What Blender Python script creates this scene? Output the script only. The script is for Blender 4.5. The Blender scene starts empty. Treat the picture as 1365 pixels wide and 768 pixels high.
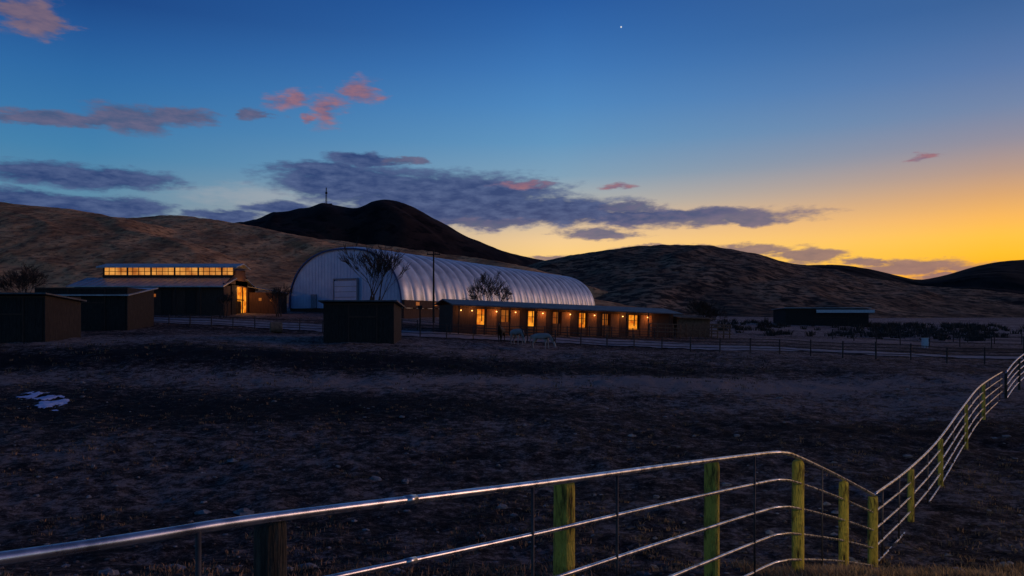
import bpy, bmesh, math, random
import numpy as np
from mathutils import Vector, Matrix
random.seed(7); rng=np.random.default_rng(7)
F=986.0; UC=682.5; VH=425.0
def X(u,Y): return (u-UC)/F*Y
def Z(v,Y): return (VH-v)/F*Y
sc=bpy.context.scene
col=sc.collection
def s2l(c):
    return tuple(((x/255)/12.92 if x/255<=0.04045 else (((x/255)+0.055)/1.055)**2.4) for x in c)+(1.0,)
# ---------------------------------------------------------------- noise
def _h(ix,iy,seed):
    n=(ix.astype(np.int64)*374761393+iy.astype(np.int64)*668265263+seed*1442695041)&0xffffffff
    n=((n^(n>>13))*1274126177)&0xffffffff
    n=n^(n>>16)
    return (n&0xffff)/65535.0
def vnoise(x,y,seed=0):
    x=np.asarray(x,float); y=np.asarray(y,float)
    ix=np.floor(x); iy=np.floor(y); fx=x-ix; fy=y-iy
    fx=fx*fx*(3-2*fx); fy=fy*fy*(3-2*fy)
    a=_h(ix,iy,seed); b=_h(ix+1,iy,seed); c=_h(ix,iy+1,seed); d=_h(ix+1,iy+1,seed)
    return (a*(1-fx)+b*fx)*(1-fy)+(c*(1-fx)+d*fx)*fy
def fbm(x,y,o=4,seed=0):
    t=0; a=0.5; s=0
    for i in range(o):
        t=t+a*(vnoise(x,y,seed+i)-0.5); s+=a; x=np.asarray(x)*2.03+11.3; y=np.asarray(y)*2.03+5.7; a*=0.5
    return t/s*2
# ---------------------------------------------------------------- terrain height
A=[-0.7,-0.35,0,0.35,0.7]
T=[(0.5,-2.1,-2.1,-2.1,-2.1,-2.1),(2.5,-2.42,-2.42,-2.42,-2.42,-2.42),(5,-2.7,-2.7,-2.7,-2.7,-2.7),
(9,-3.25,-3.25,-3.22,-3.2,-3.22),(11,-3.9,-3.85,-3.8,-3.75,-3.74),(14,-4.7,-4.7,-4.7,-4.68,-4.65),
(20,-4.8,-4.8,-4.8,-4.75,-4.75),(25,-4.6,-4.6,-4.65,-4.6,-4.4),(30,-4.4,-4.4,-4.5,-4.45,-4.15),(38,-4.0,-4.1,-4.25,-4.25,-4.15),
(46,-3.9,-3.9,-3.95,-4.0,-3.8),(49,-3.5,-3.5,-3.7,-3.9,-3.8),(54,-2.3,-2.4,-3.1,-3.6,-3.7),(65,-1.7,-1.8,-2.7,-3.3,-3.6),(80,-0.9,-1.2,-2.0,-3.0,-3.6),
(100,1.0,0.6,-1.1,-2.7,-3.5),(120,2.2,1.8,0.3,-2.3,-3.0),(160,4,3,1.5,-1.2,-1.8),(240,8,6,2.5,0.5,0.0),(400,6,6,3,2,1),(8000,0,0,0,0,0)]
_lY=np.log([r[0] for r in T]); _tab=np.array([r[1:] for r in T])
_fy=np.linspace(_lY[0],_lY[-1],900); _fa=np.linspace(-1.2,1.2,97)
_g=np.zeros((900,97))
_tmp=np.array([np.interp(_fy,_lY,_tab[:,k]) for k in range(5)]).T
for i in range(900): _g[i]=np.interp(_fa,A,_tmp[i])
def _sm(arr,ax,s):
    k=np.exp(-0.5*(np.arange(-3*s,3*s+1)/s)**2); k/=k.sum()
    p=[(0,0),(0,0)]; p[ax]=(3*s,3*s)
    ar=np.pad(arr,p,mode='edge')
    return np.apply_along_axis(lambda m:np.convolve(m,k,'valid'),ax,ar)
_g=_sm(_sm(_g,0,3),1,5)
def ground(x,y):
    x=np.asarray(x,float); y=np.asarray(y,float)
    Y=np.maximum(y,0.8+0*y); a=np.clip(x/np.maximum(Y,3.0),-1.19,1.19)
    fi=(np.log(Y)-_fy[0])/(_fy[1]-_fy[0]); fj=(a-_fa[0])/(_fa[1]-_fa[0])
    fi=np.clip(fi,0,898.999); i=fi.astype(int); j=np.clip(fj,0,95.999).astype(int); fi=fi-i; fj=np.clip(fj-j,0,1)
    z=(_g[i,j]*(1-fj)+_g[i,j+1]*fj)*(1-fi)+(_g[i+1,j]*(1-fj)+_g[i+1,j+1]*fj)*fi
    r=np.hypot(x,y)
    w=np.clip((r-10)/15,0,1)*np.clip(1.3-r/300,0.25,1)
    z=z+0.42*w*fbm(x/9.0,y/9.0,3,3)*np.where(r<75,1,0.5)
    z=z+0.13*fbm(x/0.8,y/0.8,4,9)*np.clip(2-r/60,0,1)
    return z
def gz(x,y): return float(ground(np.array([x]),np.array([y]))[0])
# ---------------------------------------------------------------- node helpers
def new_mat(name):
    m=bpy.data.materials.new(name); m.use_nodes=True
    nt=m.node_tree; b=nt.nodes['Principled BSDF']; return m,nt,b
def mat(name,c1,c2=None,scale=5.0,rough=0.8,metal=0.0,bump=0.0,bscale=None,stretch=(1,1,1),detail=4,lo=0.35,hi=0.65,spec=0.3,em=None,ems=0):
    m,nt,b=new_mat(name); N=nt.nodes; L=nt.links
    tc=N.new('ShaderNodeTexCoord'); mp=N.new('ShaderNodeMapping'); mp.inputs['Scale'].default_value=stretch
    L.new(tc.outputs['Object'],mp.inputs[0])
    nz=N.new('ShaderNodeTexNoise'); nz.inputs['Scale'].default_value=scale; nz.inputs['Detail'].default_value=detail; nz.inputs['Roughness'].default_value=0.65
    L.new(mp.outputs[0],nz.inputs['Vector'])
    cr=N.new('ShaderNodeValToRGB'); cr.color_ramp.elements[0].position=lo; cr.color_ramp.elements[1].position=hi
    cr.color_ramp.elements[0].color=(*c1,1); cr.color_ramp.elements[1].color=(*(c2 or c1),1)
    L.new(nz.outputs[0],cr.inputs[0]); L.new(cr.outputs[0],b.inputs['Base Color'])
    b.inputs['Roughness'].default_value=rough; b.inputs['Metallic'].default_value=metal
    b.inputs['Specular IOR Level'].default_value=spec
    if bump:
        n2=N.new('ShaderNodeTexNoise'); n2.inputs['Scale'].default_value=bscale or scale*3; n2.inputs['Detail'].default_value=4
        L.new(mp.outputs[0],n2.inputs['Vector'])
        bp=N.new('ShaderNodeBump'); bp.inputs['Strength'].default_value=min(1,bump); bp.inputs['Distance'].default_value=0.05*max(1,bump)
        L.new(n2.outputs[0],bp.inputs['Height']); L.new(bp.outputs[0],b.inputs['Normal'])
    return m
# ---------------------------------------------------------------- mesh builder
class MB:
    def __init__(s): s.v=[]; s.f=[]; s.m=[]
    def add(s,vs,fs,mi=0):
        o=len(s.v); s.v+= [tuple(p) for p in vs]; s.f+=[tuple(i+o for i in f) for f in fs]; s.m+=[mi]*len(fs)
    def box(s,x0,x1,y0,y1,z0,z1,mi=0):
        s.add([(x0,y0,z0),(x1,y0,z0),(x1,y1,z0),(x0,y1,z0),(x0,y0,z1),(x1,y0,z1),(x1,y1,z1),(x0,y1,z1)],
              [(0,3,2,1),(4,5,6,7),(0,1,5,4),(1,2,6,5),(2,3,7,6),(3,0,4,7)],mi)
    def slab(s,p,th,mi=0):
        q=[(a[0],a[1],a[2]-th) for a in p]
        s.add(list(p)+q,[(0,1,2,3),(7,6,5,4),(0,4,5,1),(1,5,6,2),(2,6,7,3),(3,7,4,0)],mi)
    def tube(s,pts,rad,n=8,mi=0,cap=True):
        pts=[Vector(p) for p in pts]
        if not hasattr(rad,'__len__'): rad=[rad]*len(pts)
        vs=[];fs=[]
        for i,p in enumerate(pts):
            d=(pts[min(i+1,len(pts)-1)]-pts[max(i-1,0)]).normalized()
            up=Vector((0,0,1)) if abs(d.z)<0.9 else Vector((1,0,0))
            a=d.cross(up).normalized(); b=d.cross(a)
            for k in range(n):
                t=2*math.pi*k/n; vs.append(p+(a*math.cos(t)+b*math.sin(t))*rad[i])
        for i in range(len(pts)-1):
            for k in range(n):
                k2=(k+1)%n; fs.append((i*n+k,i*n+k2,(i+1)*n+k2,(i+1)*n+k))
        if cap: fs.append(tuple(range(n))[::-1]); fs.append(tuple((len(pts)-1)*n+k for k in range(n)))
        s.add(vs,fs,mi)
    def obj(s,name,mats,parent=None,smooth=False,loc=(0,0,0),rz=0,bevel=0):
        me=bpy.data.meshes.new(name); me.from_pydata(s.v,[],s.f)
        for m in (mats if isinstance(mats,(list,tuple)) else [mats]): me.materials.append(m)
        me.polygons.foreach_set('material_index',s.m)
        if smooth: me.polygons.foreach_set('use_smooth',[True]*len(s.f))
        me.update()
        o=bpy.data.objects.new(name,me); col.objects.link(o); o.location=loc; o.rotation_euler=(0,0,rz)
        if parent: o.parent=parent
        if bevel:
            b=o.modifiers.new('bevel','BEVEL'); b.width=bevel; b.segments=2; b.limit_method='ANGLE'
        return o
def empty(name,loc=(0,0,0),rz=0):
    o=bpy.data.objects.new(name,None); o.location=loc; o.rotation_euler=(0,0,rz); col.objects.link(o); o.empty_display_size=0.3; return o
def lamp(name,loc,power,color,parent=None,r=0.08):
    l=bpy.data.lights.new(name,'POINT'); l.energy=power; l.color=color; l.shadow_soft_size=r
    o=bpy.data.objects.new(name,l); col.objects.link(o); o.location=loc
    if parent: o.parent=parent
    return o
# ================================================================= WORLD
w=bpy.data.worlds.new("World"); sc.world=w; w.use_nodes=True
try:
    w.cycles.sampling_method='MANUAL'; w.cycles.sample_map_resolution=256
except Exception: pass
nt=w.node_tree; N=nt.nodes; L=nt.links
for n in list(N): N.remove(n)
out=N.new('ShaderNodeOutputWorld'); bg=N.new('ShaderNodeBackground'); L.new(bg.outputs[0],out.inputs[0])
tc=N.new('ShaderNodeTexCoord'); sx=N.new('ShaderNodeSeparateXYZ'); L.new(tc.outputs['Generated'],sx.inputs[0])
def M(op,a,b=None,c=None,clamp=False):
    n=N.new('ShaderNodeMath'); n.operation=op; n.use_clamp=clamp
    for i,x in enumerate((a,b,c)):
        if x is None: continue
        if isinstance(x,(int,float)): n.inputs[i].default_value=x
        else: L.new(x,n.inputs[i])
    return n.outputs[0]
def MR(v,a,b,c=0,d=1,smooth=False):
    n=N.new('ShaderNodeMapRange'); n.interpolation_type='SMOOTHSTEP' if smooth else 'LINEAR'
    L.new(v,n.inputs[0]); n.inputs[1].default_value=a; n.inputs[2].default_value=b; n.inputs[3].default_value=c; n.inputs[4].default_value=d
    return n.outputs[0]
def MIX(f,a,b):
    n=N.new('ShaderNodeMix'); n.data_type='RGBA'
    if isinstance(f,(int,float)): n.inputs[0].default_value=f
    else: L.new(f,n.inputs[0])
    for i,x in ((6,a),(7,b)):
        if isinstance(x,tuple): n.inputs[i].default_value=x
        else: L.new(x,n.inputs[i])
    return n.outputs[2]
az=M('ARCTAN2',sx.outputs[0],sx.outputs[1]); el=M('ARCSINE',sx.outputs[2])
elf=M('DIVIDE',el,math.pi/2)
def ELP(v,u=682): 
    return math.atan2(425-v, math.hypot(F,u-UC))/(math.pi/2)
def ramp(stops,u):
    n=N.new('ShaderNodeValToRGB'); L.new(elf,n.inputs[0]); r=n.color_ramp; r.interpolation='LINEAR'
    st=sorted([(ELP(v,u),c) for v,c in stops]+[(0.62,(17,38,78)),(1.0,(11,25,57))])
    r.elements[0].position=max(0,st[0][0]); r.elements[0].color=s2l(st[0][1])
    r.elements[1].position=1; r.elements[1].color=s2l(st[-1][1])
    for p,c in st[1:-1]:
        e=r.elements.new(p); e.color=s2l(c)
    return n.outputs[0]
rl=ramp([(425,(96,112,128)),(340,(98,125,148)),(290,(96,136,162)),(245,(86,136,168)),(200,(66,128,172)),(150,(54,116,170)),(100,(44,104,164)),(50,(34,88,152)),(0,(24,70,134))],150)
rm=ramp([(425,(240,180,100)),(345,(255,208,124)),(322,(244,204,146)),(298,(214,190,160)),(270,(172,176,174)),(235,(126,160,184)),(190,(96,148,190)),(140,(76,134,190)),(90,(60,118,182)),(40,(46,102,170)),(0,(36,90,160))],682)
rr=ramp([(425,(255,140,18)),(365,(255,172,26)),(340,(255,190,44)),(315,(255,194,70)),(290,(246,182,92)),(262,(218,166,112)),(230,(182,152,136)),(190,(142,140,156)),(145,(110,132,168)),(90,(84,118,168)),(40,(66,106,160)),(0,(54,96,152))],1300)
dd=M('ABSOLUTE',M('SUBTRACT',az,0.68))
sky=MIX(MR(dd,0.62,1.2,0,1),rm,rl)
sky=MIX(MR(dd,0.62,0.1,0,1),sky,rr)
cmb=N.new('ShaderNodeCombineXYZ'); L.new(az,cmb.inputs[0]); L.new(el,cmb.inputs[1])
mp=N.new('ShaderNodeMapping'); mp.inputs['Scale'].default_value=(1,3.2,1); L.new(cmb.outputs[0],mp.inputs[0])
nz=N.new('ShaderNodeTexNoise'); nz.inputs['Scale'].default_value=16; nz.inputs['Detail'].default_value=6; nz.inputs['Roughness'].default_value=0.62; L.new(mp.outputs[0],nz.inputs[0])
sub=N.new('ShaderNodeVectorMath'); sub.operation='SUBTRACT'; L.new(nz.outputs['Color'],sub.inputs[0]); sub.inputs[1].default_value=(0.5,0.5,0.5)
mul=N.new('ShaderNodeVectorMath'); mul.operation='MULTIPLY'; L.new(sub.outputs[0],mul.inputs[0]); mul.inputs[1].default_value=(0.11,0.026,0)
add=N.new('ShaderNodeVectorMath'); add.operation='ADD'; L.new(cmb.outputs[0],add.inputs[0]); L.new(mul.outputs[0],add.inputs[1])
P=add.outputs[0]
nf=N.new('ShaderNodeTexNoise'); nf.inputs['Scale'].default_value=36; nf.inputs['Detail'].default_value=6; nf.inputs['Roughness'].default_value=0.6; L.new(mp.outputs[0],nf.inputs[0])
fterm=M('MULTIPLY',M('SUBTRACT',nf.outputs[0],0.5),1.1)
def layer(lst,soft=0.5,bias=0.0):
    acc=None
    for (u,v,hw,hh) in lst:
        ca=math.atan2(u-UC,F); ce=math.atan2(425-v,math.hypot(F,u-UC)); k=math.cos(ca)
        sx_,sy_=F/(hw*k*k),F/(hh*k)
        b=N.new('ShaderNodeVectorMath'); b.operation='MULTIPLY_ADD'; L.new(P,b.inputs[0]); b.inputs[1].default_value=(sx_,sy_,0); b.inputs[2].default_value=(-ca*sx_,-ce*sy_,0)
        c=N.new('ShaderNodeVectorMath'); c.operation='LENGTH'; L.new(b.outputs[0],c.inputs[0])
        d=c.outputs['Value']
        acc=d if acc is None else M('MINIMUM',acc,d)
    acc=M('SUBTRACT',fterm,acc)
    return MR(acc,-1.02-bias,-1+soft,0,1,True)
blue=[(470,243,125,28),(590,266,185,40),(710,281,150,24),(430,228,80,14),(485,214,60,10),(110,236,160,17),(40,268,160,15),(130,276,130,16),(310,290,60,9),(370,278,60,10),(560,290,100,15),(660,252,90,16),(860,288,130,11)]
grey=[(60,162,90,9),(170,157,80,21),(240,156,60,14),(100,158,120,9),(940,291,160,14),(840,277,60,8),(795,311,60,10),(650,298,80,8),(342,154,24,10),(540,214,30,8),(1000,295,70,9)]
pink=[(383,132,36,17),(437,148,36,28),(478,120,34,22),(700,247,44,8),(826,249,30,5),(1236,208,30,5),(405,160,14,7)]
mauve=[(45,22,72,28),(1075,342,60,14),(980,335,110,10),(1220,357,120,12),(1150,350,50,8),(880,331,70,6),(1250,368,60,7),(740,344,50,6)]
lit=[(660,302,90,9),(500,300,120,14),(350,262,160,20),(820,292,60,6)]
sky=MIX(M('MULTIPLY',layer(lit,1.0),0.3),sky,s2l((190,180,178)))
bc=MIX(MR(nf.outputs[0],0.38,0.72),s2l((42,62,112)),s2l((82,98,140)))
sky=MIX(M('MULTIPLY',layer(blue,.42,.14),0.96),sky,bc)
gc=MIX(MR(nf.outputs[0],0.35,0.7),s2l((70,84,120)),s2l((108,100,128)))
sky=MIX(M('MULTIPLY',layer(grey,.5,.08),0.9),sky,gc)
mc=MIX(MR(nf.outputs[0],0.3,0.7),s2l((96,86,112)),s2l((134,108,118)))
sky=MIX(M('MULTIPLY',layer(mauve),0.85),sky,mc)
pc=MIX(MR(nf.outputs[0],0.35,0.65),s2l((104,92,126)),s2l((156,108,118)))
sky=MIX(M('MULTIPLY',layer(pink,.8),0.92),sky,pc)
ca=math.atan2(828-UC,F); ce=math.atan2(425-36,math.hypot(F,828-UC))
a=N.new('ShaderNodeVectorMath'); a.operation='DISTANCE'; L.new(cmb.outputs[0],a.inputs[0]); a.inputs[1].default_value=(ca,ce,0)
sky=MIX(MR(a.outputs['Value'],0.0013,0.0005,0,1),sky,(0.9,0.9,0.85,1))
nish=N.new('ShaderNodeTexSky'); nish.sky_type='NISHITA'; nish.sun_disc=False; nish.sun_elevation=math.radians(0.5); nish.sun_rotation=math.radians(40)
ad=N.new('ShaderNodeMix'); ad.data_type='RGBA'; ad.blend_type='ADD'; ad.inputs[0].default_value=0.006; L.new(sky,ad.inputs[6]); L.new(nish.outputs[0],ad.inputs[7])
L.new(ad.outputs[2],bg.inputs[0]); bg.inputs[1].default_value=1.0
sl=bpy.data.lights.new('sunset_sun','SUN'); sl.energy=0.5; sl.angle=math.radians(20); sl.color=(1,0.55,0.36)
so=bpy.data.objects.new('sunset_sun',sl); col.objects.link(so)
azs=math.radians(78); els=math.radians(14)
dv=-Vector((math.sin(azs)*math.cos(els),math.cos(azs)*math.cos(els),math.sin(els)))
so.rotation_euler=dv.to_track_quat('-Z','Y').to_euler()
# ================================================================= GROUND
def grid_obj(name,Xg,Yg,Zg,m,wrap=False,attr=None):
    nr,nc=Xg.shape
    me=bpy.data.meshes.new(name); nv=nr*nc
    co=np.stack([Xg,Yg,Zg],-1).reshape(-1)
    i=np.arange(nr-1)[:,None]; j=np.arange(nc if wrap else nc-1)[None,:]; j2=(j+1)%nc
    q=np.stack([i*nc+j+0*i,(i*nc+j2),((i+1)*nc+j2),((i+1)*nc+j)],-1).reshape(-1)
    nf_=len(q)//4
    me.vertices.add(nv); me.vertices.foreach_set('co',co)
    me.loops.add(len(q)); me.loops.foreach_set('vertex_index',q.astype(np.int32))
    me.polygons.add(nf_); me.polygons.foreach_set('loop_start',np.arange(nf_,dtype=np.int32)*4); me.polygons.foreach_set('loop_total',np.full(nf_,4,np.int32))
    me.polygons.foreach_set('use_smooth',np.ones(nf_,bool))
    me.update(calc_edges=True); me.validate()
    if attr is not None:
        at=me.attributes.new('cover','FLOAT','POINT'); at.data.foreach_set('value',attr.reshape(-1).astype(np.float32))
    me.materials.append(m)
    o=bpy.data.objects.new(name,me); col.objects.link(o); return o
def soil_mat():
    m,nt,b=new_mat('pasture_soil'); N=nt.nodes; L=nt.links
    tc=N.new('ShaderNodeTexCoord'); at=N.new('ShaderNodeAttribute'); at.attribute_name='cover'
    def nz(s,d=8,r=0.7):
        n=N.new('ShaderNodeTexNoise'); n.inputs['Scale'].default_value=s; n.inputs['Detail'].default_value=d; n.inputs['Roughness'].default_value=r; L.new(tc.outputs['Object'],n.inputs['Vector']); return n.outputs[0]
    n1=nz(0.6,4); n2=nz(2.4,4,.75); n3=nz(10,5,0.8)
    def ma(op,a,b_):
        n=N.new('ShaderNodeMath'); n.operation=op
        for i,x in enumerate((a,b_)):
            if isinstance(x,(int,float)): n.inputs[i].default_value=x
            else: L.new(x,n.inputs[i])
        return n.outputs[0]
    s=ma('ADD',ma('MULTIPLY',n1,0.55),ma('MULTIPLY',n2,0.75)); s=ma('ADD',s,ma('MULTIPLY',n3,0.8)); s=ma('ADD',s,ma('MULTIPLY',at.outputs['Fac'],0.55)); 
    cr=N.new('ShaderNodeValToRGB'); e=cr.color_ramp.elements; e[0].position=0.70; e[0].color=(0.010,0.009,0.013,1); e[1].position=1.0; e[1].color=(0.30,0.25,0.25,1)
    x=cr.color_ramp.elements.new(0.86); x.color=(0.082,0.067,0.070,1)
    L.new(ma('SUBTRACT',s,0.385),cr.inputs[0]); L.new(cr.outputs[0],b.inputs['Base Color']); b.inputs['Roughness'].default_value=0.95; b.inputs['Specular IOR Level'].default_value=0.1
    bp=N.new('ShaderNodeBump'); bp.inputs['Strength'].default_value=1.0; bp.inputs['Distance'].default_value=0.2
    L.new(ma('ADD',n3,ma('MULTIPLY',n2,0.8)),bp.inputs['Height']); L.new(bp.outputs[0],b.inputs['Normal'])
    return m
soil=soil_mat()
th=np.concatenate([np.linspace(-180,-52,40,endpoint=False),np.linspace(-52,52,620,endpoint=False),np.linspace(52,180,40,endpoint=False)])
th=np.radians(th); rr_=np.concatenate([np.geomspace(0.6,300,520),np.geomspace(310,9000,40)])
R,TH=np.meshgrid(rr_,th,indexing='ij'); gx=R*np.sin(TH); gy=R*np.cos(TH); gzz=ground(gx,gy)
def band(v,c,s): return np.exp(-((v-c)/s)**2)
aa=gx/np.maximum(gy,3)
wob=3*fbm(gx/11,gy/11,3,5)
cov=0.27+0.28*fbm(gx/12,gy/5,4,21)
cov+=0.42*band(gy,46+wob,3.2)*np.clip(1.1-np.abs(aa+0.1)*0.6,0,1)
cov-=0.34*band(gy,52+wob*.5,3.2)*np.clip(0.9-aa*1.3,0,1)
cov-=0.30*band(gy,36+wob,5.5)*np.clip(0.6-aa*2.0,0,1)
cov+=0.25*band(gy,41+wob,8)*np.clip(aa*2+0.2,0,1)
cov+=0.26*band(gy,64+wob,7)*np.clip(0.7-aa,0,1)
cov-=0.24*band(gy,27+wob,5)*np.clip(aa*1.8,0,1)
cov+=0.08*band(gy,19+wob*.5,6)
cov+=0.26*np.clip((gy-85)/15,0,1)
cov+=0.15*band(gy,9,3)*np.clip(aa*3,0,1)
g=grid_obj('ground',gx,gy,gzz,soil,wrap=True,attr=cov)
# ================================================================= HILLS
def hill_mat(name,c1,c2,c3,sage=0.12,sc_=0.5,str_=1.0,lo=.52,hi=.62,rot=-35,smap=(1,.22,1)):
    m,nt,b=new_mat(name); N=nt.nodes; L=nt.links
    tc=N.new('ShaderNodeTexCoord')
    mp=N.new('ShaderNodeMapping'); mp.inputs['Rotation'].default_value=(0,0,math.radians(rot)); mp.inputs['Scale'].default_value=smap; L.new(tc.outputs['Object'],mp.inputs[0])
    n1=N.new('ShaderNodeTexNoise'); n1.inputs['Scale'].default_value=0.07*sc_; n1.inputs['Detail'].default_value=6; n1.inputs['Roughness'].default_value=0.62; L.new(mp.outputs[0],n1.inputs['Vector'])
    n2=N.new('ShaderNodeTexNoise'); n2.inputs['Scale'].default_value=sage; n2.inputs['Detail'].default_value=3; n2.inputs['Roughness'].default_value=0.7; L.new(tc.outputs['Object'],n2.inputs['Vector'])
    cr=N.new('ShaderNodeValToRGB'); e=cr.color_ramp.elements; e[0].position=0.40; e[0].color=(*c1,1); e[1].position=0.58; e[1].color=(*c2,1); L.new(n1.outputs[0],cr.inputs[0])  # stretched noise mixes grass tones and paints slanting shadow streaks into the colour
    c2r=N.new('ShaderNodeValToRGB'); e=c2r.color_ramp.elements; e[0].position=lo; e[0].color=(0,0,0,1); e[1].position=hi; e[1].color=(str_,str_,str_,1); L.new(n2.outputs[0],c2r.inputs[0])
    mx=N.new('ShaderNodeMix'); mx.data_type='RGBA'; L.new(c2r.outputs[0],mx.inputs[0]); L.new(cr.outputs[0],mx.inputs[6]); mx.inputs[7].default_value=(*c3,1)
    L.new(mx.outputs[2],b.inputs['Base Color']); b.inputs['Roughness'].default_value=0.95; b.inputs['Specular IOR Level'].default_value=0.05
    bp=N.new('ShaderNodeBump'); bp.inputs['Strength'].default_value=0.5; bp.inputs['Distance'].default_value=0.8; L.new(n2.outputs[0],bp.inputs['Height']); L.new(bp.outputs[0],b.inputs['Normal'])
    return m
def hill(name,prof,Y0,Yc,Y1,m,amp,nscale,seed,base=-3,pw=1.0,nc=560,nr=220,shear=.6,fine=.05,octv=3,sub_=.22):
    us=[p[0] for p in prof]; vs=[p[1] for p in prof]
    u=np.linspace(us[0],us[-1],nc); a=(u-UC)/F
    v=np.interp(u,us,vs)
    k=np.exp(-0.5*(np.arange(-15,16)/5.0)**2); k/=k.sum(); v=np.convolve(np.pad(v,15,mode='edge'),k,'valid')
    t=np.concatenate([np.linspace(0,1,nr),np.linspace(1,2,50)[1:]])
    Tt,Aa=np.meshgrid(t,a,indexing='ij'); V=np.broadcast_to(v,Tt.shape); YC=Yc+0*Tt
    Yg=np.where(Tt<=1,Y0+(YC-Y0)*Tt,YC+(Y1-YC)*(Tt-1)); 
    s=np.where(Tt<=1,np.sin(np.clip(Tt,0,1)*math.pi/2)**(1.7*pw),np.cos(np.clip(Tt-1,0,1)*math.pi/2)**1.3)
    H=(VH-V)/F*YC
    Xg=Aa*Yg
    wx=Xg+0.5*nscale*fbm(Xg/nscale,Yg/nscale,2,seed+3)
    def rg(q): return 1-np.sqrt(q*q+.01)*2     # softened ridges
    rid=rg(fbm((wx+shear*Yg)/nscale,Yg/(nscale*5),octv,seed))
    rid2=rg(fbm((wx+shear*Yg)/(nscale*.3),Yg/(nscale*1.6),2,seed+40))
    Zg=base+(H-base)*s+amp*((rid-0.6)+sub_*(rid2-.6))*np.sin(np.clip(Tt/2,0,1)*math.pi)**1.0*np.where(Tt<1,1-0.85*Tt**3,0.15)+amp*fine*fbm(Xg/(nscale*.12),Yg/(nscale*.12),4,seed+7)
    return grid_obj(name,Xg,Yg,Zg,m)
mh1=hill_mat('dry_grass_hill',(0.34,0.165,0.075),(0.70,0.36,0.165),(0.12,0.06,0.035),0.32,1.0,.85,.48,.62)
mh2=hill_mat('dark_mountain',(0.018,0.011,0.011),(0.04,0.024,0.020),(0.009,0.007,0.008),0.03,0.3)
mh3=hill_mat('sage_hill',(0.13,0.075,0.05),(0.34,0.20,0.12),(0.020,0.015,0.014),0.2,0.7,.95,.44,.55,rot=20)
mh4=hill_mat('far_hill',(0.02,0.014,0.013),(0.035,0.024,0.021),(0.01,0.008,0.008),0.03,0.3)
hill('grassy_hill',[(-500,280),(-150,272),(0,280),(60,284),(120,290),(180,292),(240,293),(290,301),(350,311),(400,319),(460,325),(540,337),(620,348),(700,359),(780,372),(860,394),(930,420)],135,420,700,mh1,6.5,60,31,shear=1.0,fine=.10,octv=2,sub_=.15)
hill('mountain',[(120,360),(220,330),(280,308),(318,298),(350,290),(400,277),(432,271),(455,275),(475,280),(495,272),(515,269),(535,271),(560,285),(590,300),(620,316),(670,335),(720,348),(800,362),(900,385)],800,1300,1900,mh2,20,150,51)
hill('sage_hill',[(640,395),(690,362),(730,351),(780,344),(830,337),(890,333),(950,334),(1000,340),(1060,352),(1110,364),(1160,374),(1210,383),(1290,388),(1365,394),(1500,400),(1800,412)],170,520,900,mh3,8,75,71,base=-4,shear=-.4,fine=.10)
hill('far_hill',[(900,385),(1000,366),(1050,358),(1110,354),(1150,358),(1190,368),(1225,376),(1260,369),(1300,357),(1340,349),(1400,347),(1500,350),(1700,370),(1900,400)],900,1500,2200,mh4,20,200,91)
mb=MB(); mm=mat('steel_dark',(0.03,0.03,0.035),rough=0.6)
sY=1295; sx0,sz0=X(435,sY),Z(273,sY)
for dx,dy in ((-1,-1),(1,-1),(0,1)): mb.tube([(dx*1.6,dy*1.6,-4),(dx*.5,dy*.5,30)],0.4,5)
for k in range(8): 
    h=k*3.6; r_=1.6-1.1*h/30; mb.tube([(-r_,-r_,h),(r_,-r_,h+1.8),(0,r_,h+3.6)],0.3,4)
mb.box(-1.8,1.8,-1,1,19,22); mb.box(-8,-2,-2,2,-4,3); mb.box(4,10,-2,2,-5,2)
mb.obj('radio_mast',mm,loc=(sx0,sY,sz0))
# ================================================================= SHARED MATERIALS
dwood=mat('dark_weathered_wood',(0.016,0.012,0.011),(0.05,0.036,0.030),3,0.9,bump=0.6,stretch=(6,6,0.6))
bwall=mat('brown_siding',(0.05,0.024,0.018),(0.10,0.05,0.035),2,0.85,bump=0.4,stretch=(5,5,0.5))
stain=mat('stained_door_wood',(0.20,0.075,0.03),(0.34,0.14,0.06),2,0.7,bump=0.3,stretch=(6,6,0.5))
roofm=mat('metal_roof',(0.24,0.25,0.28),(0.42,0.43,0.47),1.2,0.45,metal=0.5,bump=0.1)
roofd=mat('dark_roof',(0.06,0.06,0.07),(0.13,0.13,0.145),1.2,0.6,metal=0.2,bump=0.2)
trim=mat('white_trim',(0.5,0.5,0.52),(0.65,0.65,0.67),4,0.6)
def glow(name,c1,c2,st,scale=1.5):
    m,nt,b=new_mat(name); N=nt.nodes; L=nt.links
    tc=N.new('ShaderNodeTexCoord'); n=N.new('ShaderNodeTexNoise'); n.inputs['Scale'].default_value=scale; n.inputs['Detail'].default_value=3; L.new(tc.outputs['Object'],n.inputs['Vector'])
    cr=N.new('ShaderNodeValToRGB'); cr.color_ramp.elements[0].position=0.35; cr.color_ramp.elements[1].position=0.65
    cr.color_ramp.elements[0].color=(*c1,1); cr.color_ramp.elements[1].color=(*c2,1); L.new(n.outputs[0],cr.inputs[0])
    L.new(cr.outputs[0],b.inputs['Emission Color']); b.inputs['Emission Strength'].default_value=st; b.inputs['Base Color'].default_value=(0.05,0.03,0.02,1)
    try: m.cycles.emission_sampling='NONE'
    except Exception: pass
    return m
gwin=glow('lit_window',(0.48,0.13,0.015),(1.0,0.42,0.075),0.8,0.7)
gdoor=glow('lit_interior',(0.5,0.08,0.004),(1.0,0.36,0.025),1.15,1.6)
gdim=glow('dim_interior',(0.30,0.06,0.008),(0.55,0.16,0.02),0.6,1.0)
gbulb=glow('lamp_bulb',(1,0.45,0.10),(1,0.55,0.16),4)
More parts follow.
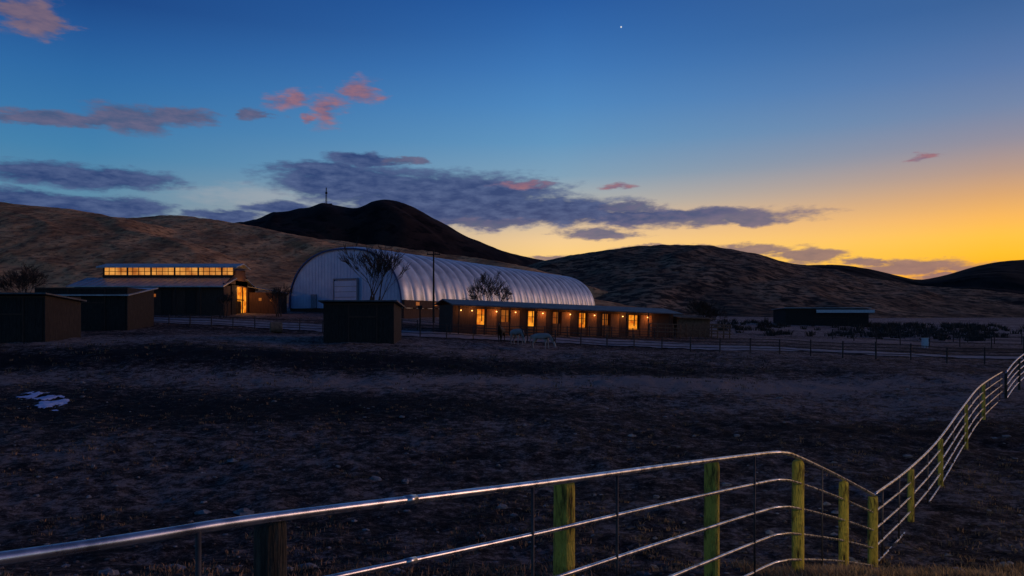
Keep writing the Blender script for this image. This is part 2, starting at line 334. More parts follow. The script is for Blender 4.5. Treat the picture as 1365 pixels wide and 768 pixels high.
# ================================================================= HORSE BARN
bx0,bx1,by0,by1=-58.0,-38.2,98.0,110.0; bz=1.7
barn=empty('horse_barn',(bx0,by0,bz))
Lb=bx1-bx0; D=by1-by0; eave=2.75
mb=MB()
mb.box(0,Lb,0,0.2,-2.5,eave)
mb.box(0,0.2,0.203,D-0.203,-2.5,eave); mb.box(0,Lb,D-0.2,D,-2.5,eave)
xr0,xr1=Lb-0.2,Lb
mb.box(xr0,xr1,0.203,4.2,-2.5,eave+0.3); mb.box(xr0,xr1,8.8,D-0.203,-2.5,eave+0.3); mb.box(xr0,xr1,4.2,8.8,2.9,3.6)
mb.add([(xr1,0,eave),(xr1,D,eave),(xr1,8,4.4),(xr1,4,4.4),(xr1-.1,0,eave),(xr1-.1,D,eave),(xr1-.1,8,4.4),(xr1-.1,4,4.4)],[(0,1,2,3),(7,6,5,4)])
mb.box(1.5,Lb-.02,4.0,4.15,3.7,4.35); mb.box(1.5,Lb-.02,7.85,8,3.7,5.2); mb.box(Lb-.15,Lb+.003,4.15,7.85,3.6,5.0)
mb.obj('walls',bwall,barn)
mb=MB()
mb.slab([(-.6,-.9,eave-.15),(Lb+.3,-.9,eave-.15),(Lb+.3,4.0,3.95),(-.6,4.0,3.95)],0.14)
mb.slab([(-.6,8.0,3.95),(Lb+.3,8.0,3.95),(Lb+.3,D+.6,eave-.15),(-.6,D+.6,eave-.15)],0.14)
mb.slab([(1.0,3.3,5.45),(Lb+.5,3.3,5.45),(Lb+.5,6,6.05),(1.0,6,6.05)],0.16)
mb.slab([(1.0,6,6.05),(Lb+.5,6,6.05),(Lb+.5,8.7,5.45),(1.0,8.7,5.45)],0.16)
k=0
while k*0.9<Lb:
    xk=-.5+k*0.9; mb.tube([(xk,-.88,eave-.12),(xk,3.98,3.98)],0.03,4); k+=1
mb.obj('roof',roofm,barn)
mb=MB(); mb.box(1.7,Lb-.25,4.04,4.07,4.35,5.35); mb.obj('clerestory_windows',gwin,barn)
mb=MB()
n=22
for i in range(n+1):
    x=1.6+(Lb-1.9)*i/n; wd=0.06 if i%4 else 0.22; mb.box(x,x+wd,3.96,4.035,4.35,5.35)
mb.box(1.6,Lb-.1,3.94,4.037,4.80,4.86); mb.obj('window_frames',bwall,barn)
mb=MB(); mb.box(Lb-.9,Lb-.8,4.2,10.9,-1.5,2.95)
mb.obj('lit_aisle',gdoor,barn)
mb=MB(); mb.box(Lb-.6,Lb-.5,5.9,6.15,-1,2.9); mb.box(Lb-.6,Lb-.5,8.2,8.4,-1,2.9); mb.box(Lb-.6,Lb-.5,4.2,8.8,0.9,1.05); mb.box(Lb-.7,Lb-.62,6.6,8.0,-1,.8)
mb.box(Lb+.01,Lb+.1,2.6,4.15,-1.5,2.9)
for x in (2,5.2,8.4,11.6,14.8):
    mb.box(x,x+1.3,-.05,-.003,-1.0,2.1); mb.box(x-.06,x,-.07,-.003,-1.0,2.2); mb.box(x+1.3,x+1.36,-.07,-.003,-1.0,2.2)
    mb.tube([(x+2.2,-.8,-1.5),(x+2.2,-.8,eave-.25)],0.09,6)
mb.obj('doors_and_posts',dwood,barn)
mb=MB(); mb.box(Lb+.25,Lb+4.4,8.9,13,-2,2.1); mb.obj('lean_to',bwall,barn)
mb=MB(); mb.slab([(Lb+.1,8.4,3.0),(Lb+4.8,8.4,2.15),(Lb+4.8,13.3,2.15),(Lb+.1,13.3,3.0)],.12); mb.obj('lean_to_roof',roofd,barn)
mb=MB(); mb.box(Lb+1.6,Lb+2.0,8.84,8.89,.9,1.3); mb.box(Lb+3.2,Lb+3.5,8.84,8.89,.8,1.2); mb.box(3.9,4.4,-.03,-.004,1.2,1.7); mb.box(10.4,10.8,-.03,-.004,1.2,1.6); mb.obj('small_windows',gdim,barn)
lamp('aisle_light',(Lb-.3,6.6,2.4),60,(1,0.5,0.15),barn); lamp('yard_glow',(Lb+1.2,6.0,2.7),140,(1,0.46,0.13),barn)
# ================================================================= RIDING ARENA
ar=empty('riding_arena',(X(457,110),110,1.6),0)
ax=Vector((.43,.90,0)).normalized(); px_=Vector((ax.y,-ax.x,0))
W,H,Lr=20.5,8.75,84.0
def prof(t,k=1.0,n=2.35):
    c,s=math.cos(t),math.sin(t)
    return (-math.copysign(abs(c)**(2/n),c)*W/2*k, abs(s)**(2/n)*H*k)
fab,nt,b=new_mat('ribbed_white_cladding'); 
N2=nt.nodes; L2=nt.links
tc2=N2.new('ShaderNodeTexCoord'); nn=N2.new('ShaderNodeTexNoise'); nn.inputs['Scale'].default_value=0.6; nn.inputs['Detail'].default_value=6; L2.new(tc2.outputs['Object'],nn.inputs[0])
cr=N2.new('ShaderNodeValToRGB'); cr.color_ramp.elements[0].color=(.42,.42,.48,1); cr.color_ramp.elements[1].color=(.64,.64,.70,1); cr.color_ramp.elements[0].position=.3; cr.color_ramp.elements[1].position=.6
L2.new(nn.outputs[0],cr.inputs[0]); L2.new(cr.outputs[0],b.inputs['Base Color']); b.inputs['Roughness'].default_value=0.40; b.inputs['Metallic'].default_value=0.3
bays=27; seg=10; nl=bays*seg+1; nt_=56
vs=[];fs=[]
for i in range(nl):
    s=i/(nl-1)*Lr; bul=abs(math.sin(math.pi*i/seg))**0.6*0.55
    for j in range(nt_+1):
        t=math.pi*j/nt_; x,z=prof(t); c=math.cos(t); sn=math.sin(t)
        p=px_*(x-bul*c)+ax*s; vs.append((p.x,p.y,z+bul*sn-.1))
for i in range(nl-1):
    for j in range(nt_): 
        o=i*(nt_+1)+j; fs.append((o,o+1,o+nt_+2,o+nt_+1))
mb=MB(); mb.add(vs,fs); mb.obj('roof_shell',fab,ar,smooth=True)
facem=mat('arena_end_cladding',(.42,.49,.68),(.52,.59,.77),0.8,0.5,bump=0.1)
mb=MB()
for s in (0.25,Lr-0.25):
    pts=[px_*prof(math.pi*j/40)[0]+ax*s+Vector((0,0,prof(math.pi*j/40)[1])) for j in range(41)]
    mb.add(pts,[tuple(range(41))])
mb.obj('end_walls',facem,ar)
mb=MB()
k=-9.6
while k<9.7:
    hh=H*(1-abs(k/(W/2))**2.35)**(1/2.35)-.1
    p=px_*k+ax*0.23; mb.tube([(p.x,p.y,0),(p.x,p.y,hh)],0.03,4); k+=0.6
mb.obj('end_wall_seams',facem,ar)
mb=MB(); pts=[px_*prof(math.pi*j/40)[0]*1.01+ax*0.05+Vector((0,0,prof(math.pi*j/40)[1]*1.01)) for j in range(41)]
mb.tube(pts,0.13,6); mb.obj('arch_trim',mat('blue_trim',(.04,.07,.18),(.06,.1,.24)),ar)
def loc_box(mb,x0,x1,y0,y1,z0,z1,mi=0):
    vs=[]
    for z in (z0,z1):
        for (a_,b_) in ((x0,y0),(x1,y0),(x1,y1),(x0,y1)):
            p=px_*a_+ax*b_; vs.append((p.x,p.y,z))
    mb.add(vs,[(0,3,2,1),(4,5,6,7),(0,1,5,4),(1,2,6,5),(2,3,7,6),(3,0,4,7)],mi)
greyd=mat('grey_door',(.16,.18,.24),(.22,.24,.30),3,.6)
mb=MB(); loc_box(mb,-1.5,2.6,-.12,.1,0.02,4.0,0)
for k in range(1,5): loc_box(mb,-1.45,2.55,-.16,-.123,k*.8-.03,k*.8+.03,2)
loc_box(mb,-1.7,-1.5,-.2,.1,0,4.2,2); loc_box(mb,2.6,2.8,-.2,.1,0,4.2,2); loc_box(mb,-1.7,2.8,-.2,.1,4.203,4.4,2)
loc_box(mb,-6,-5,-.12,.1,0.02,2.1,2)
mb.obj('overhead_door',[facem,facem,greyd],ar)
mb=MB(); loc_box(mb,-W/2-.15,W/2+.35,0.3,Lr,-4.5,-0.01); loc_box(mb,W/2-.05,W/2+.65,0,Lr,0.0,1.1); mb.obj('foundation_wall',bwall,ar)
mb=MB()
for k in range(6): loc_box(mb,W/2+.655,W/2+.7,3+k*5,3.9+k*5,.35,.85)
mb.obj('side_windows',gdim,ar)
# ================================================================= STALL ROW
p0=Vector((X(603,83),83)); p1=Vector((X(897,93),93)); d=(p1-p0); SL=d.length; rz=math.atan2(d.y,d.x)
sz=-1.05; st=empty('stall_row',(p0.x,p0.y,sz),rz); st.rotation_euler=(0,math.atan2(0.95,SL),rz)
Hs=3.0; Ds=6.0
mb=MB(); openings=[(u_-603)/(897-603)*SL for u_ in (632,662,696,728,763,795,832)]; ow=[1.15,1.1,1.1,1.1,1.15,1.1,1.6]
xs=0
for o_,w_ in zip(openings,ow):
    mb.box(xs,o_,0,.15,-1.5,Hs-.3); mb.box(o_,o_+w_,0,.15,2.25,Hs-.3); xs=o_+w_
mb.box(xs,SL,0,.15,-1.5,Hs-.3); mb.box(0,.15,.153,Ds,-1.5,Hs-.3); mb.box(SL-.15,SL,.153,Ds,-1.5,Hs-.3); mb.box(.153,SL-.153,Ds-.15,Ds,-1.5,Hs-.2)
mb.obj('walls',bwall,st)
mb=MB(); mb.slab([(-.5,-1.6,Hs-.35),(SL+.5,-1.6,Hs-.35),(SL+.5,Ds*.5,Hs+.35),(-.5,Ds*.5,Hs+.35)],.12); mb.slab([(-.5,Ds*.5,Hs+.35),(SL+.5,Ds*.5,Hs+.35),(SL+.5,Ds+.5,Hs-.2),(-.5,Ds+.5,Hs-.2)],.12); mb.obj('roof',roofd,st)
mb=MB(); md=MB()
for i,(o_,w_) in enumerate(zip(openings,ow)): 
    (md if i in (1,3,5) else mb).box(o_-.1,o_+w_+.1,.9,.95,-1,2.4)
mb.obj('lit_stalls',gdoor,st); md.obj('dim_stalls',gdim,st)
mb=MB(); ms=MB()
for i,(o_,w_) in enumerate(zip(openings,ow)):
    ms.box(o_+.03,o_+w_-.03,.05,.11,-1,0.9 if i%2 else .5); mb.box(o_+w_*.48,o_+w_*.56,.05,.11,.903,2.25); mb.box(o_+.03,o_+w_-.03,.04,.047,1.56,1.62)
    ms.box(o_+w_+.05,o_+2*w_+.05,-.08,-.003,-1,2.3)
    mb.box(o_-.12,o_,-.06,-.003,-1,2.35)
k=0
while k*3.0<SL: mb.tube([(k*3.0+.3,-1.45,-1.5),(k*3.0+.3,-1.45,Hs-.46)],.07,6); k+=1
mb.obj('posts_and_bars',dwood,st); ms.obj('stall_doors',stain,st)
mb=MB()
for i,x in enumerate([0.9,2.2,openings[0]+2.3,openings[1]+1.7,openings[2]+1.8,openings[3]+2.2,openings[4]+2.0,openings[6]-.9,openings[6]+2.6]):
    mb.box(x-.05,x+.05,-.20,-.10,1.99,2.09)
    lamp('stall_light',(x,-.7,2.0),26 if i%3 else 14,(1,.45,.13),st)
mb.obj('wall_lamps',gbulb,st)
mb=MB()
for k in range(8):
    x=SL+.3+k*.9; mb.box(x,x+.12,-2.6,-2.48,-1.5,1.5); 
for z in (0.2,.6,1.0,1.35): mb.box(SL+.1,SL+6.8,-2.66,-2.603,z,z+.14); mb.box(SL+6.8,SL+6.88,-2.6,4,z,z+.14)
mb.box(SL+.6,SL+5.5,0,3.5,-1.5,2.2)
mb.slab([(SL+.52,-.6,2.2),(SL+6,-.6,2.2),(SL+6,4,2.6),(SL+.52,4,2.6)],.1)
for k in range(5): mb.box(SL-5.2+k*1.1,SL-5.1+k*1.1,-3.0,-2.9,-1.5,1.3)
for z in (0.3,.75,1.2): mb.box(SL-5.3,SL-.3,-3.06,-3.003,z,z+.12)
mb.obj('feed_pen',mat('pen_wood',(.08,.05,.035),(.17,.11,.075),3,.9,bump=.4),st)
# ================================================================= SHEDS
def shed(name,u0,u1,vt,vb,Y,D,slope=0.35,rz=0,door=True,roof=roofd):
    x0,x1=X(u0,Y),X(u1,Y); zb=Z(vb,Y); h=Z(vt,Y)-zb; w_=x1-x0
    e=empty(name,(x0,Y,zb),rz)
    mb=MB(); mb.box(0,.15,0,D,-1.5,h-.25); mb.box(w_-.15,w_,0,D,-1.5,h-.25); mb.box(.153,w_-.153,D-.15,D,-1.5,h-.3)
    k=0.153
    while k<w_-.3:
        kk=min(k+.29,w_-.153); mb.box(k,kk,random.uniform(0,.02),.12,-1.5,h-.26); k=kk+.012
    mb.obj('walls',dwood,e)
    mb=MB(); mb.slab([(-.35,-.5,h-.02),(w_+.35,-.5,h-.02),(w_+.35,D+.3,h-slope),(-.35,D+.3,h-slope)] if slope>0 else [(-.35,-.5,h+slope),(w_+.35,-.5,h+slope),(w_+.35,D+.3,h),(-.35,D+.3,h)],.12); mb.obj('roof',roof,e)
    if door:
        mb=MB(); mb.box(w_*.35,w_*.35+.12,-.06,-.004,-1,h-.4); mb.box(w_*.75,w_*.75+.12,-.06,-.004,-1,h-.4); mb.box(w_*.35+.123,w_*.75-.003,-.05,-.004,h*.55,h*.55+.14); mb.box(.1,w_-.1,-.1,-.07,h-.42,h-.3)
        mb.obj('door_frame',bwall,e)
    return e
shed('loafing_shed',431,525,400,452,66,4.5,.5,0)
shed('loafing_shed',46,168,380,434,76,6,-1.0,0.03,roof=roofm)
shed('loafing_shed',-60,60,390,457,60,5,.5,0.0)
e=shed('machine_shed',1047,1158,410,440,150,7,.3,0,roof=roofm)
mb=MB(); mb.box(5.8,17.5,-1.3,-1.15,3.5,4.1); mb.obj('fascia',trim,e)
# ================================================================= TREES
bark=mat('bare_bark',(.035,.024,.02),(.085,.058,.045),6,.95)
def tree(name,x,y,h,spread=1.0,seed=1,stems=1,depth=5,tw=.022,rk=.02):
    rd=random.Random(seed); mb=MB(); b0=gz(x,y)-.2
    def br(p,d,l,r,dep):
        pts=[p]; rs=[r]; q=p.copy(); dd=d.copy()
        for i in range(3):
            dd=(dd+Vector((rd.uniform(-.16,.16),rd.uniform(-.16,.16),rd.uniform(-.02,.12)))).normalized(); q=q+dd*l/3; pts.append(q.copy()); rs.append(max(r*(1-.16*(i+1)),tw*.8))
        mb.tube(pts,rs,6 if dep>3 else 3,cap=False)
        if dep==0: return
        for i in range(rd.choice((3,3,4)) if dep>1 else 4):
            ang=rd.uniform(.3,.85)*spread; ph=rd.uniform(0,6.28)
            a_=dd.orthogonal().normalized(); b_=dd.cross(a_)
            nd=(dd*math.cos(ang)+(a_*math.cos(ph)+b_*math.sin(ph))*math.sin(ang)).normalized(); nd.z=nd.z*.8+.12; nd.normalize()
            st_=pts[-1] if i<2 else pts[2]
            br(st_.copy(),nd,l*rd.uniform(.62,.82),max(rs[-1]*.62,tw),dep-1)
    for s_ in range(stems):
        br(Vector((rd.uniform(-.3,.3)*stems*.5,rd.uniform(-.3,.3)*stems*.5,0)),Vector((rd.uniform(-.25,.25)*(stems>1),rd.uniform(-.25,.25)*(stems>1),1)).normalized(),h*.30,h*rk,depth)
    mb.obj(name,bark,loc=(x,y,b0))
tree('bare_cottonwood_tree',X(495,96),96,12.0,.55,3,3)
tree('bare_cottonwood_tree',X(655,104),104,8.0,.9,5,3)
tree('bare_cottonwood_tree',X(38,100),100,7.4,.9,8,3)
tree('bare_cottonwood_tree',X(935,96),96,6.0,1.0,11,3)
tree('bare_shrub_tree',X(1025,110),110,3.0,1.1,13,4,4)
tree('bare_shrub_tree',X(296,94),94,4.2,.9,17,3,4)
tree('bare_shrub_tree',X(372,100),100,5.4,.8,19,3,4)
tree('bare_shrub_tree',X(905,100),100,3.8,1.0,23,4,4)
mb=MB(); yy=100; xx=X(578,yy); h=Z(333,yy)-gz(xx,yy)
mb.tube([(0,0,-.5),(0,0,h)],[.16,.10],8); mb.box(-.9,.9,-.06,.06,h-.7,h-.56); 
for k in (-.8,0.25,.8): mb.tube([(k,0,h-.56),(k,0,h-.35)],.04,6)
mb.obj('utility_pole',dwood,loc=(xx,yy,gz(xx,yy)))
mb=MB(); yy=90; xx=X(560,yy); mb.tube([(0,0,-.4),(0,0,2.6)],.09,8); mb.box(-.25,.25,-.1,.1,2.3,2.75); mb.obj('yard_post',dwood,loc=(xx,yy,gz(xx,yy)))
# ================================================================= BRUSH / GRASS / ROCKS
def blades(name,pts,mats,hmin,hmax,nb,spread,wd,lean=.5):
    mb=MB()
    V=[];Fc=[];Mi=[]
    c=0
    xs_=np.array([p[0] for p in pts]); ys_=np.array([p[1] for p in pts]); zs_=ground(xs_,ys_)
    for x,y,z in zip(xs_,ys_,zs_):
        sc_=random.uniform(.6,1.3); mi=random.randrange(len(mats))
        for k in range(nb):
            a=random.uniform(0,6.28); r=random.uniform(0,spread)*sc_; bx=x+math.cos(a)*r; by=y+math.sin(a)*r
            h=random.uniform(hmin,hmax)*sc_; ln=random.uniform(0,lean)*h; a2=a+random.uniform(-.8,.8); pa=random.uniform(0,3.14)
            wx,wy=math.cos(pa)*wd,math.sin(pa)*wd
            mx,my=bx+math.cos(a2)*ln*.35,by+math.sin(a2)*ln*.35
            V+=[(bx-wx,by-wy,z-.03),(bx+wx,by+wy,z-.03),(mx+wx*.7,my+wy*.7,z+h*.6),(mx-wx*.7,my-wy*.7,z+h*.6),(bx+math.cos(a2)*ln,by+math.sin(a2)*ln,z+h)]
            Fc+=[(c,c+1,c+2,c+3),(c+3,c+2,c+4)]; Mi+=[mi,mi]; c+=5
    mb.v=V; mb.f=Fc; mb.m=Mi
    return mb.obj(name,mats)
straw=mat('dry_grass',(.30,.17,.085),(.52,.31,.17),3,.9); straw2=mat('dry_grass_dark',(.10,.075,.055),(.20,.15,.105),3,.9)
brushm=mat('sagebrush_leaves',(.025,.024,.02),(.06,.055,.045),3,.95)
pts=[]
while len(pts)<2000:
    x=random.uniform(3.4,9.5); y=random.uniform(8.2,11.4)
    if vnoise(np.array([x*1.3]),np.array([y*1.3]),12)[0]>.25: pts.append((x,y))
blades('dry_grass',pts,[straw,straw,straw2],.04,.13,12,.12,.006,1.1)
pts=[]
while len(pts)<4600:
    y=5*(50/5)**random.random(); a=random.uniform(-.8,.8); x=a*y
    if vnoise(np.array([x/2.5]),np.array([y/2.5]),77)[0]>.5: pts.append((x,y))
blades('pasture_grass_tufts',pts,[straw2,straw2,straw],.03,.10,8,.13,.010,1.2)
pts=[]
while len(pts)<500:
    a=random.uniform(-.8,.35); y=random.gauss(54,5); pts.append((a*y,y))
blades('bank_brush',pts,[brushm,straw2],.05,.18,8,.4,.03,1.2)
pts=[]
while len(pts)<420:
    u_=random.choice([random.uniform(880,1400),random.uniform(1140,1320)]); y=random.uniform(105,165); 
    pts.append((X(u_,y),y))
blades('sagebrush',pts,[brushm],.3,.9,26,.8,.07,1.0)
rock=mat('field_stone',(.12,.115,.12),(.32,.31,.32),5,.9,bump=.4); clod=mat('dirt_clod',(.05,.04,.038),(.16,.13,.12),5,.95)
mb=MB()
def ico(n):
    bm=bmesh.new(); bmesh.ops.create_icosphere(bm,subdivisions=n,radius=1); iv=[v.co.copy() for v in bm.verts]; ifc=[tuple(v.index for v in f.verts) for f in bm.faces]; bm.free(); return iv,ifc
I2,I1=ico(2),ico(1)
def stone(mb,x,y,s,I,mi,z):
    iv,ifc=I; o=random.uniform(0,99)
    sc3=Vector((random.uniform(.8,1.5),random.uniform(.7,1.2),random.uniform(.4,.75)))
    vs=[(x+p.x*s*sc3.x*(1+.25*math.sin(p.y*5+o)),y+p.y*s*sc3.y*(1+.25*math.sin(p.z*6+o)),z+s*.1+p.z*s*sc3.z*(1+.2*math.sin(p.x*5+o))) for p in iv]
    mb.add(vs,ifc,mi)
for k in range(260):
    y=9*(48/9)**random.random(); x=random.uniform(-.8,.75)*y; s=random.choice((.03,.04,.05,.06,.10))*random.uniform(.6,1.5)
    if k<3: x,y,s=[(X(325,18.5),18.5,.19),(X(310,24),24,.13),(X(540,22),22,.14)][k]
    stone(mb,x,y,s,I2,0,gz(x,y))
n_=3200; ys_=6*(45/6)**rng.random(n_); xs_=(rng.random(n_)*1.6-.8)*ys_; zs_=ground(xs_,ys_)
for x,y,z in zip(xs_,ys_,zs_): stone(mb,x,y,random.choice((.02,.03,.04,.055))*random.uniform(.7,1.4),I1,1 if random.random()<.85 else 0,z)
mb.obj('field_rocks',[rock,clod])
snow=mat('old_snow',(.34,.44,.78),(.58,.66,.92),4,.7,bump=.3)
mb=MB(); cx,cy=X(58,36.5),36.5
vs=[];fs=[]; nx,ny=150,70
keep={}
for i in range(nx):
    for j in range(ny):
        x=cx-3.0+6.0*i/(nx-1); y=cy-3.4+6.8*j/(ny-1)
        e_=.80-((x-cx)/2.3)**2-((y-cy+ (x-cx)*1.1)/1.3)**2+2.3*float(fbm(np.array([x*2.2]),np.array([y*1.6]),4,15)[0])
        if e_>0: keep[(i,j)]=len(vs); vs.append((x,y,gz(x,y)+.03+.05*min(1,e_)))
for (i,j) in keep:
    if all(q in keep for q in ((i+1,j),(i,j+1),(i+1,j+1))): fs.append((keep[(i,j)],keep[(i+1,j)],keep[(i+1,j+1)],keep[(i,j+1)]))
mb.add(vs,fs); mb.obj('snow_patch',snow,smooth=True)
# ================================================================= ROADS
gravel=mat('gravel',(.12,.12,.14),(.28,.275,.30),1.2,.95,bump=.5,bscale=12)
def ribbon(name,ctrl,wd,m,lift=.07):
    pts=[]
    for (a,b) in zip(ctrl[:-1],ctrl[1:]):
        for k in range(40): pts.append((a[0]+(b[0]-a[0])*k/40,a[1]+(b[1]-a[1])*k/40))
    P_=np.array(pts); k_=np.ones(15)/15
    P_=np.stack([np.convolve(np.pad(P_[:,i],7,mode='edge'),k_,'valid') for i in (0,1)],1)
    tg=np.gradient(P_,axis=0); tg/=np.linalg.norm(tg,axis=1)[:,None]; nr_=np.stack([-tg[:,1],tg[:,0]],1)
    s=np.linspace(-.5,.5,9)*wd
    gx_=P_[:,0:1]+nr_[:,0:1]*(s[None]+.3*fbm(P_[:,0:1]/3,P_[:,1:2]/3,2,4)); gy_=P_[:,1:2]+nr_[:,1:2]*s[None]
    return grid_obj(name,gx_,gy_,ground(gx_,gy_)+lift,m)
ribbon('gravel_road',[(-75,90),(X(300,88),88),(X(430,84),84),(X(600,79),79),(X(800,77.5),77.5),(X(1000,74),74),(X(1365,66),66),(70,60)],6.5,gravel)
# ================================================================= RANCH FENCE (middle distance)
fw=mat('fence_wood',(.03,.028,.028),(.07,.06,.06),4,.9)
def rfence(name,ctrl,sp,h,nr,m,r=.06):
    mb=MB(); pts=[]
    for (a,b) in zip(ctrl[:-1],ctrl[1:]):
        Ls=math.hypot(b[0]-a[0],b[1]-a[1]); n_=max(1,round(Ls/sp))
        for k in range(n_): pts.append((a[0]+(b[0]-a[0])*k/n_,a[1]+(b[1]-a[1])*k/n_))
    pts.append(ctrl[-1]); P3=[(x,y,gz(x,y)) for x,y in pts]
    for x,y,z in P3: mb.tube([(x,y,z-.3),(x+random.uniform(-.03,.03),y,z+h*random.uniform(.95,1.08))],r*random.uniform(.85,1.2),6)
    for k in range(nr):
        hh=h*(.92-.8*k/nr); mb.tube([(x,y-.05,z+hh) for x,y,z in P3],.028,4)
    mb.obj(name,m)
rfence('ranch_fence',[(-60,86),(X(170,84),84),(X(430,79),79),(X(560,76),76),(X(740,74),74),(X(1000,67),67),(X(1365,57),57),(58,48)],2.6,1.35,4,fw)
rfence('corral_fence',[(X(1110,100),100),(X(1200,92),92),(X(1365,86),86),(90,80)],3,1.4,3,fw)
rfence('corral_fence',[(X(1190,118),118),(X(1290,100),100),(X(1400,96),96)],3,1.5,3,fw)
rfence('paddock_fence',[(X(536,86),86),(X(600,81),81),(X(900,88),88)],2.6,1.2,3,fw)
mb=MB(); yy=84; xx=X(1233,yy); mb.box(-.28,.28,-.25,.25,.25,.62); mb.box(-.34,.34,-.3,.3,.623,.68); mb.box(-.26,.26,-.24,.24,.683,1.05); mb.box(-.34,.34,-.3,.3,1.053,1.12)
for a_,b_ in ((-.2,-.2),(.2,-.2),(-.2,.2),(.2,.2)): mb.box(a_-.04,a_+.04,b_-.04,b_+.04,-.3,.247)
mb.obj('beehive_box',trim,loc=(xx,yy,gz(xx,yy)),bevel=.01)
mb=MB(); yy=77; xx=X(368,yy); mb.tube([(-.6,0,.55),(-.58,0,.55),(.58,0,.55),(.6,0,.55)],[.5,.58,.58,.5],20); mb.obj('round_hay_bale',straw2,loc=(xx,yy,gz(xx,yy)),rz=.4)
# ================================================================= HORSES
def horse(name,x,y,heading,coat,graze=True,s=1.0):
    if graze: head=[((.80,0,1.22),.20),((1.02,0,.92),.14),((1.22,0,.62),.10),((1.30,0,.45),.105),((1.38,0,.18),.062)]
    else: head=[((.80,0,1.36),.20),((1.02,0,1.62),.135),((1.18,0,1.86),.10),((1.32,0,1.80),.10),((1.58,0,1.56),.06)]
    vs=[((-.55,0,1.22),.30),((-.1,0,1.14),.31),((.4,0,1.16),.31)]; ed=[(0,1),(1,2)]
    pr=2
    for h_ in head: vs.append(h_); ed.append((pr,len(vs)-1)); pr=len(vs)-1
    for sd in (-1,1):
        pr=2; k=.06*sd
        for p,r in (((.52,.17*sd,.95),.13),((.55+k,.17*sd,.74),.085),((.57+k,.17*sd,.48),.052),((.57+k*1.4,.17*sd,.16),.038),((.61+k*1.4,.17*sd,.03),.06)):
            vs.append((p,r)); ed.append((pr,len(vs)-1)); pr=len(vs)-1
        pr=0; k=-.07*sd
        for p,r in (((-.60,.18*sd,1.02),.19),((-.48,.19*sd,.80),.13),((-.78+k,.19*sd,.52),.062),((-.73+k,.19*sd,.18),.042),((-.68+k,.19*sd,.03),.062)):
            vs.append((p,r)); ed.append((pr,len(vs)-1)); pr=len(vs)-1
    pr=0
    for p,r in (((-.88,0,1.25),.06),((-1.0,0,.95),.075),((-1.02,0,.55),.04)):
        vs.append((p,r)); ed.append((pr,len(vs)-1)); pr=len(vs)-1
    e=empty(name,(x,y,gz(x,y)),heading); e.scale=(s,s,s)
    me=bpy.data.meshes.new('body'); me.from_pydata([v[0] for v in vs],ed,[]); o=bpy.data.objects.new('body',me); col.objects.link(o); o.parent=e
    sk=o.modifiers.new('skin','SKIN'); 
    for i,v in enumerate(vs): me.skin_vertices[0].data[i].radius=(v[1],v[1])
    me.skin_vertices[0].data[0].use_root=True
    sb=o.modifiers.new('sub','SUBSURF'); sb.levels=2; sb.render_levels=2; sk.use_smooth_shade=True
    me.materials.append(coat)
    mb=MB(); hp=Vector(head[2][0])
    for sd in (-1,1): 
        mb.tube([hp+Vector((0,.06*sd,.05)),hp+Vector((-.02,.08*sd,.13)),hp+Vector((-.01,.08*sd,.22))],[.035,.03,.004],6)
    for a_,b_ in zip([(.55,0,1.45)]+[(h_[0][0],0,h_[0][2]) for h_ in head[:3]],[(h_[0][0],0,h_[0][2]) for h_ in head[:3]]):
        off=Vector((.10,0,.13)) if graze else Vector((-.14,0,.06))
        mb.tube([Vector(a_)+off*.9,Vector(b_)+off*.9],.045,6)
    mb.obj('ears_and_mane',dwood,e,smooth=True)
cA=mat('grulla_coat',(.20,.18,.175),(.36,.33,.32),1.5,.8); cB=mat('bay_coat',(.02,.012,.010),(.04,.024,.018),2,.7)
horse('horse',X(668,73),73,math.radians(-100),cB,False,1.0)
horse('horse',X(689,70),70,math.radians(-60),cA,True,1.1)
horse('horse',X(721,68),68,math.radians(-25),cA,True,1.05)
# ================================================================= PIPE FENCE (foreground)
pipe,nt,b=new_mat('galvanised_pipe'); N2=nt.nodes; L2=nt.links
tc2=N2.new('ShaderNodeTexCoord'); nn=N2.new('ShaderNodeTexNoise'); nn.inputs['Scale'].default_value=9; nn.inputs['Detail'].default_value=5; L2.new(tc2.outputs['Object'],nn.inputs[0])
cr=N2.new('ShaderNodeValToRGB'); cr.color_ramp.elements[0].color=(.34,.33,.36,1); cr.color_ramp.elements[1].color=(.76,.75,.78,1); cr.color_ramp.elements[0].position=.35; cr.color_ramp.elements[1].position=.6
L2.new(nn.outputs[0],cr.inputs[0]); L2.new(cr.outputs[0],b.inputs['Base Color']); b.inputs['Metallic'].default_value=.9
rr2=N2.new('ShaderNodeMapRange'); L2.new(nn.outputs[0],rr2.inputs[0]); rr2.inputs[3].default_value=.15; rr2.inputs[4].default_value=.42; L2.new(rr2.outputs[0],b.inputs['Roughness'])
def sm(pts,n=8):
    out_=[]; P_=[Vector(p) for p in pts]
    for i in range(len(P_)-1):
        p0_=P_[max(i-1,0)];p1_=P_[i];p2_=P_[i+1];p3_=P_[min(i+2,len(P_)-1)]
        for k in range(n):
            t=k/n; out_.append(.5*((2*p1_)+(-p0_+p2_)*t+(2*p0_-5*p1_+4*p2_-p3_)*t*t+(-p0_+3*p1_-3*p2_+p3_)*t**3))
    out_.append(P_[-1]); return out_
def fp(u,v,Y): return (X(u,Y),Y,Z(v,Y))
secA=[(-3.7,-.1,-.50),fp(0,745,2.5),fp(360,690,3.35),fp(710,646,4.93),fp(900,620,6.75),fp(1020,605,8.75)]
corner=fp(1043,604,9.15)
secB=[fp(1065,610,9.7),fp(1120,636,11.8),fp(1165,660,14)]
secC=[fp(1210,627,16.8),fp(1250,588,20.4),fp(1285,541,25.2),fp(1308,514,29.6),fp(1336,496,38)]
